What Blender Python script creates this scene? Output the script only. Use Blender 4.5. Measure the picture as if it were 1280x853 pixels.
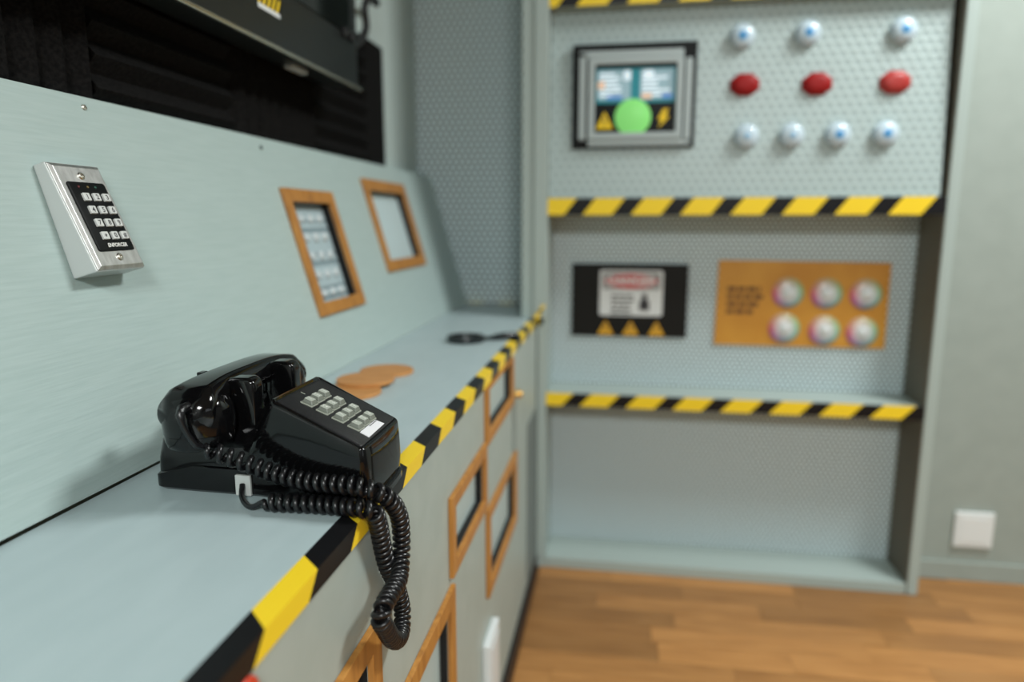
import bpy, bmesh, math, random
from mathutils import Vector, Matrix

for _o in list(bpy.data.objects):
    bpy.data.objects.remove(_o, do_unlink=True)
SC = bpy.context.scene
COL = SC.collection
R = math.radians
rnd = random.Random(7)

# ------------------------------------------------------------------ camera
cd = bpy.data.cameras.new('camera')
cam = bpy.data.objects.new('camera', cd)
COL.objects.link(cam)
SC.camera = cam
cd.sensor_width = 36.0
cd.lens = 870.0 / 1280.0 * 36.0
PITCH = math.atan2(150, 870)
YAW = math.atan2(139, math.hypot(870, 150))
cam.location = (0.0, 0.0, 0.999)
cam.rotation_euler = (math.pi / 2 - PITCH, 0.0, YAW)
cd.clip_start = 0.02
cd.dof.use_dof = True
cd.dof.focus_distance = 0.70
cd.dof.aperture_fstop = 2.0

# ------------------------------------------------------------------ view, world, lamps
vs = SC.view_settings
vs.view_transform = 'Standard'
vs.look = 'None'
vs.gamma = 1.0
vs.use_curve_mapping = False
vs.exposure = 0.08
wd = bpy.data.worlds.new('world')
SC.world = wd
wd.use_nodes = True
wd.node_tree.nodes['Background'].inputs['Color'].default_value = (0.72, 0.82, 0.9, 1)
wd.node_tree.nodes['Background'].inputs['Strength'].default_value = 0.0


def area(name, loc, target, size, power, color, size_y=None):
    ld = bpy.data.lights.new(name, 'AREA')
    ld.shape = 'RECTANGLE'
    ld.size = size
    ld.size_y = size_y or size
    ld.energy = power
    ld.color = color
    o = bpy.data.objects.new(name, ld)
    o.location = loc
    d = Vector(target) - Vector(loc)
    o.rotation_euler = d.to_track_quat('-Z', 'Y').to_euler()
    COL.objects.link(o)
    return o


area('ceiling_lamp_light', (1.35, 1.25, 2.46), (1.35, 1.25, 0), 0.40, 53, (0.965, 1.0, 0.985), 0.7)
area('rear_ceiling_lamp_light', (0.7, -2.2, 2.46), (0.7, -2.2, 0), 0.8, 134, (0.965, 1.0, 0.985))
area('cool_fill_light', (2.55, -0.9, 1.5), (-0.3, 1.0, 0.9), 1.2, 6, (0.86, 0.95, 1.0), 1.3)  # unseen weak cool fill from the right; no window is built there


# ------------------------------------------------------------------ materials
def mat(name, color, rough=0.5, metal=0.0, spec=None, coat=0.0):
    m = bpy.data.materials.new(name)
    m.use_nodes = True
    b = m.node_tree.nodes['Principled BSDF']
    b.inputs['Base Color'].default_value = (*color, 1)
    b.inputs['Roughness'].default_value = rough
    b.inputs['Metallic'].default_value = metal
    if spec is not None:
        b.inputs['Specular IOR Level'].default_value = spec
    b.inputs['Coat Weight'].default_value = coat
    return m


def nodes(m):
    t = m.node_tree
    return t.nodes, t.links, t.nodes['Principled BSDF']


def add_noise(m, scale, c1, c2, stretch=(1, 1, 1), bump=0.0, detail=4, bscale=None, p0=0.35, p1=0.65):
    n, l, b = nodes(m)
    tc = n.new('ShaderNodeTexCoord')
    mp = n.new('ShaderNodeMapping')
    mp.inputs['Scale'].default_value = stretch
    nz = n.new('ShaderNodeTexNoise')
    nz.inputs['Scale'].default_value = scale
    nz.inputs['Detail'].default_value = detail
    cr = n.new('ShaderNodeValToRGB')
    cr.color_ramp.elements[0].position = p0
    cr.color_ramp.elements[1].position = p1
    cr.color_ramp.elements[0].color = (*c1, 1)
    cr.color_ramp.elements[1].color = (*c2, 1)
    l.new(tc.outputs['Object'], mp.inputs['Vector'])
    l.new(mp.outputs['Vector'], nz.inputs['Vector'])
    l.new(nz.outputs['Fac'], cr.inputs['Fac'])
    l.new(cr.outputs['Color'], b.inputs['Base Color'])
    if bump:
        bp = n.new('ShaderNodeBump')
        bp.inputs['Strength'].default_value = bump
        bp.inputs['Distance'].default_value = 0.001
        l.new(nz.outputs['Fac'], bp.inputs['Height'])
        l.new(bp.outputs['Normal'], b.inputs['Normal'])
    return m


def dotted(name, base, dot, pitch, radius, rough=0.45, bump=0.35):
    """triangular lattice of round dimples on an XZ sheet"""
    m = mat(name, base, rough)
    n, l, b = nodes(m)
    tc = n.new('ShaderNodeTexCoord')
    sx = n.new('ShaderNodeSeparateXYZ')
    cx = n.new('ShaderNodeCombineXYZ')
    l.new(tc.outputs['Object'], sx.inputs[0])
    l.new(sx.outputs['X'], cx.inputs['X'])
    l.new(sx.outputs['Z'], cx.inputs['Y'])
    hx, hy = pitch / 2, pitch * math.sqrt(3) / 2
    ds = []
    for off in ((0, 0, 0), (hx, hy, 0)):
        ad = n.new('ShaderNodeVectorMath'); ad.operation = 'ADD'
        ad.inputs[1].default_value = off
        wr = n.new('ShaderNodeVectorMath'); wr.operation = 'WRAP'
        wr.inputs[1].default_value = (hx, hy, 1)
        wr.inputs[2].default_value = (-hx, -hy, -1)
        ln = n.new('ShaderNodeVectorMath'); ln.operation = 'LENGTH'
        l.new(cx.outputs[0], ad.inputs[0])
        l.new(ad.outputs[0], wr.inputs[0])
        l.new(wr.outputs[0], ln.inputs[0])
        ds.append(ln.outputs['Value'])
    mn = n.new('ShaderNodeMath'); mn.operation = 'MINIMUM'
    l.new(ds[0], mn.inputs[0]); l.new(ds[1], mn.inputs[1])
    mr = n.new('ShaderNodeMapRange')
    mr.inputs['From Min'].default_value = radius * 0.75
    mr.inputs['From Max'].default_value = radius * 1.1
    l.new(mn.outputs[0], mr.inputs['Value'])
    mx = n.new('ShaderNodeMix'); mx.data_type = 'RGBA'
    mx.inputs['A'].default_value = (*dot, 1)
    mx.inputs['B'].default_value = (*base, 1)
    l.new(mr.outputs['Result'], mx.inputs['Factor'])
    l.new(mx.outputs['Result'], b.inputs['Base Color'])
    bp = n.new('ShaderNodeBump')
    bp.inputs['Strength'].default_value = bump
    bp.inputs['Distance'].default_value = 0.0015
    l.new(mr.outputs['Result'], bp.inputs['Height'])
    l.new(bp.outputs['Normal'], b.inputs['Normal'])
    return m


def wood(name, c1, c2, c3, axis='X', scale=9.0, rough=0.5, per_object=0.0):
    m = mat(name, c2, rough)
    n, l, b = nodes(m)
    tc = n.new('ShaderNodeTexCoord')
    mp = n.new('ShaderNodeMapping')
    s = {'X': (1, 9, 9), 'Y': (9, 1, 9), 'Z': (9, 9, 1)}[axis]
    mp.inputs['Scale'].default_value = s
    nz = n.new('ShaderNodeTexNoise')
    nz.inputs['Scale'].default_value = scale
    nz.inputs['Detail'].default_value = 6
    nz.inputs['Distortion'].default_value = 0.6
    cr = n.new('ShaderNodeValToRGB')
    e = cr.color_ramp.elements
    e[0].position = 0.3; e[0].color = (*c1, 1)
    e[1].position = 0.7; e[1].color = (*c3, 1)
    k = e.new(0.5); k.color = (*c2, 1)
    l.new(tc.outputs['Object'], mp.inputs['Vector'])
    if per_object:
        oi = n.new('ShaderNodeObjectInfo')
        sc = n.new('ShaderNodeVectorMath'); sc.operation = 'SCALE'
        sc.inputs[0].default_value = (13, 7, 5)
        l.new(oi.outputs['Random'], sc.inputs['Scale'])
        ad = n.new('ShaderNodeVectorMath'); ad.operation = 'ADD'
        l.new(mp.outputs['Vector'], ad.inputs[0])
        l.new(sc.outputs[0], ad.inputs[1])
        l.new(ad.outputs[0], nz.inputs['Vector'])
        hs = n.new('ShaderNodeHueSaturation')
        mr = n.new('ShaderNodeMapRange')
        mr.inputs['To Min'].default_value = 1 - per_object
        mr.inputs['To Max'].default_value = 1 + per_object
        l.new(oi.outputs['Random'], mr.inputs['Value'])
        l.new(mr.outputs['Result'], hs.inputs['Value'])
        l.new(cr.outputs['Color'], hs.inputs['Color'])
        l.new(hs.outputs['Color'], b.inputs['Base Color'])
    else:
        l.new(mp.outputs['Vector'], nz.inputs['Vector'])
        l.new(cr.outputs['Color'], b.inputs['Base Color'])
    l.new(nz.outputs['Fac'], cr.inputs['Fac'])
    return m


GREY = (0.40, 0.50, 0.48)
M = {}
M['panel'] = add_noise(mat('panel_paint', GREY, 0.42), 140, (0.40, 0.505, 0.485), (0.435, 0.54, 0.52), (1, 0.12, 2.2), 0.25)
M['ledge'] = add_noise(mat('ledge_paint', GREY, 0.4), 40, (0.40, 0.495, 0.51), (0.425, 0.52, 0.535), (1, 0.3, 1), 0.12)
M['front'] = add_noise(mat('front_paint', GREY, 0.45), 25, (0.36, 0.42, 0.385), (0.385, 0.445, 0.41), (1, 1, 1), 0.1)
M['unit'] = mat('unit_paint', (0.36, 0.43, 0.405), 0.45)
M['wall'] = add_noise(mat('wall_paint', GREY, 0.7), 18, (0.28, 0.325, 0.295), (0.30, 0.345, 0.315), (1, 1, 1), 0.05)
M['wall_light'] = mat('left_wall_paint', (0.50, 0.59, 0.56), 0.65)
M['white_wall'] = mat('room_wall_paint', (0.10, 0.105, 0.10), 0.8)
M['ceiling'] = mat('ceiling_paint', (0.30, 0.30, 0.29), 0.9)
M['peg'] = dotted('perforated_sheet', (0.60, 0.715, 0.735), (0.06, 0.08, 0.085), 0.0135, 0.0042)
M['peg_wide'] = dotted('perforated_sheet_wide', (0.62, 0.74, 0.76), (0.06, 0.08, 0.085), 0.020, 0.0060)
M['emboss'] = dotted('embossed_sheet', (0.40, 0.49, 0.48), (0.32, 0.40, 0.40), 0.0235, 0.0085, 0.38, 0.5)
M['tape_yellow'] = mat('tape_yellow', (0.88, 0.62, 0.025), 0.4, spec=0.3)
M['tape_black'] = mat('tape_black', (0.007, 0.007, 0.008), 0.35, spec=0.25)
M['frame'] = wood('frame_wood', (0.33, 0.135, 0.026), (0.44, 0.19, 0.037), (0.52, 0.24, 0.052), 'Z', 8)
M['coaster'] = wood('coaster_wood', (0.44, 0.19, 0.05), (0.52, 0.235, 0.07), (0.58, 0.27, 0.085), 'X', 14)
M['plank'] = wood('oak_plank', (0.30, 0.135, 0.039), (0.37, 0.173, 0.052), (0.425, 0.207, 0.066), 'X', 6, 0.45, 0.30)
M['floor_gap'] = mat('floor_joint', (0.16, 0.075, 0.03), 0.7)
M['black'] = mat('matt_black', (0.008, 0.008, 0.008), 0.6)
M['foam'] = add_noise(mat('foam_black', (0.006, 0.006, 0.006), 0.95, spec=0.1), 220, (0.004, 0.004, 0.004), (0.011, 0.0105, 0.010), bump=0.4)
M['gloss'] = mat('phone_plastic', (0.003, 0.003, 0.0033), 0.09, spec=0.40)
M['cord'] = mat('cord_vinyl', (0.006, 0.006, 0.007), 0.30)
M['face'] = add_noise(mat('faceplate_black', (0.01, 0.01, 0.011), 0.42), 700, (0.006, 0.006, 0.007), (0.018, 0.018, 0.02), bump=0.5)
M['key'] = mat('phone_key_plastic', (0.17, 0.185, 0.155), 0.4)
M['key_top'] = mat('phone_key_top', (0.42, 0.45, 0.39), 0.4)
M['key_rim'] = mat('phone_key_rim', (0.36, 0.38, 0.32), 0.4)
M['legend'] = mat('legend_white', (0.8, 0.8, 0.76), 0.5)
M['card'] = mat('card_white', (0.80, 0.80, 0.82), 0.5)
M['dark_print'] = mat('dark_print', (0.03, 0.03, 0.035), 0.6)
M['clear'] = mat('jack_plastic', (0.5, 0.52, 0.5), 0.25)
M['alu'] = add_noise(mat('brushed_aluminium', (0.6, 0.6, 0.58), 0.43, 1.0), 160, (0.52, 0.52, 0.5), (0.68, 0.68, 0.66), (1, 1, 0.05), 0.05)
M['case'] = mat('keypad_case_paint', (0.56, 0.59, 0.58), 0.35, 0.1)
M['button'] = mat('button_white', (0.66, 0.68, 0.66), 0.35)
M['screw'] = mat('steel', (0.6, 0.58, 0.52), 0.3, 1.0)
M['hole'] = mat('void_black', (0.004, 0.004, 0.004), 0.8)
M['led_red'] = mat('led_red', (0.10, 0.008, 0.008), 0.3)
M['led_amber'] = mat('led_amber', (0.16, 0.11, 0.03), 0.3)
M['led_green'] = mat('led_green', (0.02, 0.09, 0.06), 0.3)
M['recess'] = mat('recess_board', (0.44, 0.54, 0.53), 0.4)
M['recess_blue'] = mat('recess_board_pale', (0.56, 0.69, 0.70), 0.35)
M['recess_peg'] = dotted('recess_perforated', (0.42, 0.53, 0.56), (0.22, 0.30, 0.33), 0.018, 0.005)
M['white'] = mat('white_plastic', (0.69, 0.73, 0.73), 0.35)
M['stud'] = mat('stud_white', (0.56, 0.62, 0.63), 0.4)
M['knob'] = mat('button_pale_blue', (0.50, 0.61, 0.68), 0.14)
M['knob_blue'] = mat('button_blue_eye', (0.03, 0.24, 0.55), 0.14)
M['knob_ring'] = mat('button_light_blue_ring', (0.22, 0.44, 0.66), 0.25)
M['knob_soft'] = mat('button_faint_blue_eye', (0.25, 0.46, 0.66), 0.25)
M['red'] = mat('button_red', (0.28, 0.008, 0.008), 0.5, spec=0.2)
M['red_pale'] = mat('button_light_red', (0.38, 0.035, 0.03), 0.4, spec=0.3)
M['sign_black'] = mat('board_black', (0.008, 0.008, 0.007), 0.5, spec=0.2)
M['sign_white'] = mat('sign_white', (0.72, 0.75, 0.75), 0.4)
M['sign_red'] = mat('sign_red', (0.62, 0.06, 0.06), 0.4)
M['tri'] = mat('warning_yellow', (0.72, 0.38, 0.02), 0.4)
M['orange'] = add_noise(mat('board_orange', (0.60, 0.27, 0.03), 0.45), 7, (0.55, 0.24, 0.025), (0.66, 0.32, 0.04))
M['orange_text'] = mat('board_print', (0.15, 0.06, 0.012), 0.6)
M['mon_black'] = mat('monitor_black', (0.007, 0.008, 0.008), 0.5, spec=0.15)
M['mon_grey'] = mat('monitor_moulding', (0.36, 0.42, 0.42), 0.4)
M['magnifier'] = mat('magnifier_plastic', (0.008, 0.012, 0.013), 0.25)
M['tag'] = mat('tag_red', (0.62, 0.05, 0.02), 0.35)
M['silver'] = mat('silver_trim', (0.62, 0.58, 0.50), 0.25, 1.0)
M['tv'] = mat('tv_plastic', (0.010, 0.012, 0.012), 0.3)
M['screen'] = mat('tv_glass', (0.004, 0.005, 0.005), 0.08)
M['brass'] = mat('brass', (0.7, 0.42, 0.12), 0.35, 0.8)


def emis(name, color, strength, base=None):
    m = mat(name, base or color, 0.3)
    b = m.node_tree.nodes['Principled BSDF']
    b.inputs['Emission Color'].default_value = (*color, 1)
    b.inputs['Emission Strength'].default_value = strength
    b.inputs['Specular IOR Level'].default_value = 0.1
    return m


M['disp_dark'] = emis('display_dark', (0.005, 0.006, 0.006), 0.3)
M['disp_teal'] = emis('display_teal', (0.02, 0.17, 0.20), 0.45)
M['disp_pale'] = emis('display_pale', (0.62, 0.72, 0.78), 0.5)
M['disp_mid'] = emis('display_blue_grey', (0.22, 0.33, 0.37), 0.5)
M['disp_peach'] = emis('display_peach', (0.65, 0.45, 0.32), 0.45)
M['disp_blue'] = emis('display_blue', (0.10, 0.22, 0.50), 0.45)
M['disp_green'] = emis('display_green', (0.20, 0.58, 0.16), 0.40)
M['disp_yellow'] = emis('display_yellow', (0.62, 0.42, 0.02), 0.30)

# rainbow lamp: hue runs round the disc, white dome in the middle
mm = mat('rainbow_ring', (0.6, 0.6, 0.6), 0.25)
n_, l_, b_ = nodes(mm)
tc = n_.new('ShaderNodeTexCoord')
sp = n_.new('ShaderNodeSeparateXYZ')
at = n_.new('ShaderNodeMath'); at.operation = 'ARCTAN2'
l_.new(tc.outputs['Object'], sp.inputs[0])
l_.new(sp.outputs['Z'], at.inputs[0]); l_.new(sp.outputs['X'], at.inputs[1])
mr = n_.new('ShaderNodeMapRange')
mr.inputs['From Min'].default_value = -math.pi
mr.inputs['From Max'].default_value = math.pi
l_.new(at.outputs[0], mr.inputs['Value'])
cr = n_.new('ShaderNodeValToRGB')
e = cr.color_ramp.elements
e[0].position = 0.0; e[0].color = (0.70, 0.14, 0.20, 1)
e[1].position = 1.0; e[1].color = (0.70, 0.14, 0.20, 1)
for p_, c_ in ((0.10, (0.50, 0.14, 0.34)), (0.24, (0.16, 0.24, 0.34)), (0.40, (0.20, 0.46, 0.38)), (0.55, (0.30, 0.55, 0.26)),
               (0.68, (0.52, 0.48, 0.24)), (0.80, (0.62, 0.46, 0.30)), (0.92, (0.66, 0.30, 0.22))):
    k_ = e.new(p_); k_.color = (*c_, 1)
l_.new(mr.outputs['Result'], cr.inputs['Fac'])
vl = n_.new('ShaderNodeVectorMath'); vl.operation = 'LENGTH'
fl = n_.new('ShaderNodeVectorMath'); fl.operation = 'MULTIPLY'; fl.inputs[1].default_value = (1, 0, 1)
l_.new(tc.outputs['Object'], fl.inputs[0]); l_.new(fl.outputs[0], vl.inputs[0])
rm = n_.new('ShaderNodeMapRange'); rm.inputs['From Min'].default_value = 0.014; rm.inputs['From Max'].default_value = 0.036
l_.new(vl.outputs['Value'], rm.inputs['Value'])
mx_ = n_.new('ShaderNodeMix'); mx_.data_type = 'RGBA'; mx_.inputs['A'].default_value = (0.72, 0.73, 0.76, 1)
l_.new(rm.outputs['Result'], mx_.inputs['Factor']); l_.new(cr.outputs['Color'], mx_.inputs['B'])
l_.new(mx_.outputs['Result'], b_.inputs['Base Color'])
M['rainbow'] = mm


# ------------------------------------------------------------------ mesh helpers
def box(bm, lo, hi, mi=0):
    x0, y0, z0 = lo; x1, y1, z1 = hi
    v = [bm.verts.new(p) for p in ((x0, y0, z0), (x1, y0, z0), (x1, y1, z0), (x0, y1, z0),
                                   (x0, y0, z1), (x1, y0, z1), (x1, y1, z1), (x0, y1, z1))]
    for q in ((3, 2, 1, 0), (4, 5, 6, 7), (0, 1, 5, 4), (1, 2, 6, 5), (2, 3, 7, 6), (3, 0, 4, 7)):
        f = bm.faces.new([v[i] for i in q]); f.material_index = mi
    return v


def loft(bm, rings, cap0=True, cap1=True, closed=True):
    vr = [[bm.verts.new(p) for p in r] for r in rings]
    n = len(vr[0])
    for a, b in zip(vr, vr[1:]):
        for i in range(n if closed else n - 1):
            j = (i + 1) % n
            bm.faces.new((a[i], a[j], b[j], b[i]))
    if cap0: bm.faces.new(list(reversed(vr[0])))
    if cap1: bm.faces.new(vr[-1])
    return vr


def lathe(bm, prof, segs=32, mtx=Matrix()):
    """profile of (radius, height) spun about local Z"""
    rings = []
    for r, h in prof:
        rings.append([mtx @ Vector((max(r, 1e-5) * math.cos(2 * math.pi * i / segs), max(r, 1e-5) * math.sin(2 * math.pi * i / segs), h)) for i in range(segs)])
    loft(bm, rings)


def rrect(x0, x1, y0, y1, r, k=5):
    """rounded rectangle outline, counter-clockwise"""
    pts = []
    for cx, cy, a0 in ((x1 - r, y1 - r, 0), (x0 + r, y1 - r, 90), (x0 + r, y0 + r, 180), (x1 - r, y0 + r, 270)):
        for i in range(k + 1):
            a = R(a0 + 90 * i / k)
            pts.append((cx + r * math.cos(a), cy + r * math.sin(a)))
    return pts


def tube(bm, pts, r, sides=8, caps=True):
    pts = [Vector(p) for p in pts]
    n = len(pts)
    t = (pts[1] - pts[0]).normalized()
    nrm = t.orthogonal().normalized()
    rings = []
    for i in range(n):
        t2 = (pts[min(i + 1, n - 1)] - pts[max(i - 1, 0)]).normalized()
        nrm = (t.rotation_difference(t2) @ nrm)
        nrm = (nrm - t2 * nrm.dot(t2)).normalized()
        b = t2.cross(nrm)
        t = t2
        rr = r[i] if isinstance(r, (list, tuple)) else r
        rings.append([pts[i] + (nrm * math.cos(2 * math.pi * k / sides) + b * math.sin(2 * math.pi * k / sides)) * rr for k in range(sides)])
    loft(bm, rings, caps, caps)


def catmull(pts, sub=10):
    p = [Vector(q) for q in pts]
    p = [p[0] * 2 - p[1]] + p + [p[-1] * 2 - p[-2]]
    out = []
    for i in range(1, len(p) - 2):
        for k in range(sub):
            t = k / sub
            out.append(0.5 * ((2 * p[i]) + (p[i + 1] - p[i - 1]) * t + (2 * p[i - 1] - 5 * p[i] + 4 * p[i + 1] - p[i + 2]) * t * t
                              + (3 * p[i] - p[i - 1] - 3 * p[i + 1] + p[i + 2]) * t ** 3))
    out.append(p[-2])
    return out


def world_of(o):
    m = Matrix()
    while o is not None:
        m = o.matrix_basis @ m
        o = o.parent
    return m


def obj(name, bm, m, parent=None, smooth=None, bevel=0.0, mtx=None, kind=None):
    """link a bmesh (in world coordinates unless mtx is given) as one object"""
    me = bpy.data.meshes.new(name)
    bmesh.ops.recalc_face_normals(bm, faces=bm.faces)
    bm.to_mesh(me)
    bm.free()
    for x in (m if isinstance(m, (list, tuple)) else [m]):
        me.materials.append(M[x] if isinstance(x, str) else x)
    if smooth is not None:
        me.polygons.foreach_set('use_smooth', [True] * len(me.polygons))
        me.set_sharp_from_angle(angle=R(smooth))
    return place(name, me, parent, mtx, bevel, kind)


def place(name, me, parent=None, mtx=None, bevel=0.0, kind=None):
    o = bpy.data.objects.new(name, me)
    COL.objects.link(o)
    inv = Matrix()
    if parent is not None:
        o.parent = parent
        inv = world_of(parent).inverted()
    if mtx is None:
        me.transform(inv)
    else:
        o.matrix_basis = inv @ mtx
    if bevel:
        b = o.modifiers.new('bevel', 'BEVEL')
        b.width = bevel; b.segments = 2; b.limit_method = 'ANGLE'
    if kind: o['kind'] = kind
    return o


def thing(name, label, cat, loc=(0, 0, 0), group=None):
    o = bpy.data.objects.new(name, None)
    o.empty_display_size = 0.05
    o.location = loc
    COL.objects.link(o)
    return tag(o, label, cat, group)


def tag(o, label, cat, group=None):
    o['label'] = label; o['category'] = cat
    if group: o['group'] = group
    return o


def structure(name, bm, m, **k):
    return obj(name, bm, m, kind='structure', **k)


def text_mesh(s, size, depth=0.0, align='CENTER', shear=0.0, bold=0.0):
    cu = bpy.data.curves.new('lettering', 'FONT')
    cu.body = s; cu.size = size; cu.align_x = align; cu.align_y = 'CENTER'
    cu.extrude = depth; cu.shear = shear; cu.offset = bold
    cu.resolution_u = 3
    o = bpy.data.objects.new('lettering', cu)
    COL.objects.link(o)
    dg = bpy.context.evaluated_depsgraph_get()
    dg.update()
    me = bpy.data.meshes.new_from_object(o.evaluated_get(dg))
    bpy.data.objects.remove(o, do_unlink=True)
    return me


def text(name, s, size, m, parent, mtx, depth=0.0, shear=0.0, bold=0.0, align='CENTER'):
    me = text_mesh(s, size, depth, align, shear, bold)
    me.materials.clear(); me.materials.append(M[m])
    return place(name, me, parent, mtx)


def frame_mtx(o, ux, uy):
    """matrix whose X, Y axes are ux, uy at origin o"""
    ux = Vector(ux).normalized(); uy = Vector(uy).normalized()
    uz = ux.cross(uy)
    m = Matrix.Identity(4)
    for i, c in enumerate((ux, uy, uz)):
        m[0][i], m[1][i], m[2][i] = c
    m.translation = Vector(o)
    return m


def board(bm, us, vs_, holes, f, th):
    """rectangular board with rectangular holes; f(u, v, t) maps to the world, t is out of the front"""
    U = sorted({us[0], us[1], *[h[0] for h in holes], *[h[1] for h in holes]})
    V = sorted({vs_[0], vs_[1], *[h[2] for h in holes], *[h[3] for h in holes]})
    solid = {}
    for i in range(len(U) - 1):
        for j in range(len(V) - 1):
            cu, cv = (U[i] + U[i + 1]) / 2, (V[j] + V[j + 1]) / 2
            solid[i, j] = not any(h[0] < cu < h[1] and h[2] < cv < h[3] for h in holes)
    fr, bk = {}, {}

    def vert(d, i, j, t):
        if (i, j) not in d: d[i, j] = bm.verts.new(f(U[i], V[j], t))
        return d[i, j]
    for (i, j), s in solid.items():
        if not s: continue
        c = ((i, j), (i + 1, j), (i + 1, j + 1), (i, j + 1))
        bm.faces.new([vert(fr, a, b, 0) for a, b in c])
        bm.faces.new([vert(bk, a, b, -th) for a, b in reversed(c)])
        for k, (di, dj) in enumerate(((0, -1), (1, 0), (0, 1), (-1, 0))):
            if not solid.get((i + di, j + dj), False):
                p, q = c[k], c[(k + 1) % 4]
                bm.faces.new((vert(fr, *p, 0), vert(bk, *p, -th), vert(bk, *q, -th), vert(fr, *q, 0)))


def picture_frame(bm, u0, u1, v0, v1, w, f, t0, t1, wt=None):
    wt = w if wt is None else wt
    o = ((u0, v0), (u1, v0), (u1, v1), (u0, v1))
    i = ((u0 + w, v0 + w), (u1 - w, v0 + w), (u1 - w, v1 - wt), (u0 + w, v1 - wt))
    loops = [[bm.verts.new(f(u, v, t)) for u, v in l] for l, t in ((o, t0), (o, t1), (i, t1), (i, t0))]
    for a in range(4):
        A, B = loops[a], loops[(a + 1) % 4]
        for k in range(4):
            j = (k + 1) % 4
            bm.faces.new((A[k], A[j], B[j], B[k]))


# ------------------------------------------------------------------ the room
LZ = 0.734                        # ledge top
bm = bmesh.new(); box(bm, (-0.70, -3.0, -0.08), (2.6, 2.3, -0.012)); floor = structure('floor', bm, 'floor_gap')
# oak strips, laid along X
strip_meshes = {}
W = 0.070
y = 0.86
row = 0
while y < 1.99:
    x = -0.225 - rnd.uniform(0, 0.4)
    while x < 2.0:
        ln = rnd.choice((0.30, 0.36, 0.42, 0.50))
        xa, xb = max(x, -0.215), x + ln
        if xb - xa > 0.05:
            bm = bmesh.new()
            d = rnd.uniform(0, 0.0006)
            box(bm, (-(xb - xa) / 2 + 0.0004, -W / 2 + 0.0004, -0.012), ((xb - xa) / 2 - 0.0004, W / 2 - 0.0004, -0.0004 - d))
            obj('plank', bm, 'plank', floor, mtx=Matrix.Translation(((xa + xb) / 2, y + W / 2, 0)))
        x = xb
    y += W
    row += 1
bm = bmesh.new()
yy = 0.86
while yy > -2.92:
    x = -0.215
    while x < 2.6:
        ln = rnd.choice((0.30, 0.36, 0.42, 0.50)); xb = min(x + ln, 2.6)
        box(bm, (x + 0.0005, yy - W + 0.0005, -0.012), (xb - 0.0005, yy - 0.0005, -0.0006))
        x = xb
    yy -= W
yy = 0.86
while yy < 1.95:
    box(bm, (2.5, yy, -0.012), (2.6, yy + W, -0.0012)); yy += W
o = obj('plank_field', bm, 'plank', floor); o['kind'] = 'stuff'

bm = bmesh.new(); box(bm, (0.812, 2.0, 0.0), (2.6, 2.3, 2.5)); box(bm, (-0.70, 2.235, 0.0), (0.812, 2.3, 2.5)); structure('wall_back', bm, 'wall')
bm = bmesh.new(); box(bm, (0.813, 1.992, 0.0), (2.6, 2.0, 0.055)); structure('baseboard_back', bm, 'wall', bevel=0.002)
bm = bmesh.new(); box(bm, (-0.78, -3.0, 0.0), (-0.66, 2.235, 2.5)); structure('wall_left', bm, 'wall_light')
bm = bmesh.new(); box(bm, (2.6, -3.0, 0.0), (2.7, 2.3, 2.5)); structure('wall_right', bm, 'white_wall')
bm = bmesh.new(); box(bm, (-0.78, -3.1, 0.0), (2.7, -3.0, 2.5)); structure('wall_front', bm, 'white_wall')
bm = bmesh.new(); box(bm, (-0.78, -3.1, 2.5), (2.7, 2.3, 2.6)); structure('ceiling', bm, 'ceiling')

# ------------------------------------------------------------------ console
XE = -0.226
con = thing('control_console', 'pale grey-green console with sloped panel, narrow ledge and hazard-taped edge along the left wall', 'console', (-0.36, 1.0, 0.0))
Y0, Y1 = -0.25, 2.222
S0 = Vector((-0.4982, 0, LZ))
SU = Vector((-0.27557, 0, 0.96128)); SN = Vector((0.96128, 0, 0.27557))


def sl(yv, s, t):
    return S0 + SU * s + SN * t + Vector((0, yv, 0))


def sl_gap(yv, s, t):                     # lower edge opens a little towards the camera
    if s < 0.02: s = 0.0095 - 0.0085 * min(1, max(0, yv + 0.2) / 1.3)
    return sl(yv, s, t)


WIN_S = [(1.152, 1.366, 0.100, 0.334, 0.024, 'recess_peg'), (1.566, 1.876, 0.152, 0.376, 0.027, 'recess_blue')]
bm = bmesh.new()
board(bm, (Y0, Y1), (0.004, 0.4215), [(a + w - .002, b - w + .002, c + w - .002, d - w + .002) for a, b, c, d, w, _ in WIN_S] , sl_gap, 0.012)
# split long spans so the open joint can taper
obj('sloped_panel', bm, 'panel', con)
bm = bmesh.new(); box(bm, (-0.66, Y0, 1.122), (-0.617, Y1, 1.136)); obj('top_cap', bm, 'panel', con)
bm = bmesh.new(); box(bm, (-0.502, Y0, LZ - 0.018), (XE - 0.0005, Y1, LZ)); obj('ledge', bm, 'ledge', con, bevel=0.001)


def fp(yv, z, t):
    return Vector((XE - 0.0025 + t, yv, z))


WIN_F = [(0.345, 0.592, 0.395, 0.620, 0.024), (0.640, 0.893, 0.262, 0.491, 0.026), (0.883, 1.135, 0.503, 0.622, 0.020),
         (1.146, 1.487, 0.322, 0.490, 0.022), (1.140, 1.440, 0.612, 0.7135, 0.020)]
SLOT = (1.66, 1.86, 0.06, 0.485)
bm = bmesh.new()
hs = [(a + w - .002, b - w + .002, c + w - .002, d - (w if d < .7 else .004) + .002) for a, b, c, d, w in WIN_F]
board(bm, (Y0, 1.886), (0.0, LZ - 0.0185), hs + [(1.452, 1.512, 0.475, 0.60)], fp, 0.012)
obj('front_panel', bm, 'front', con)


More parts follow.
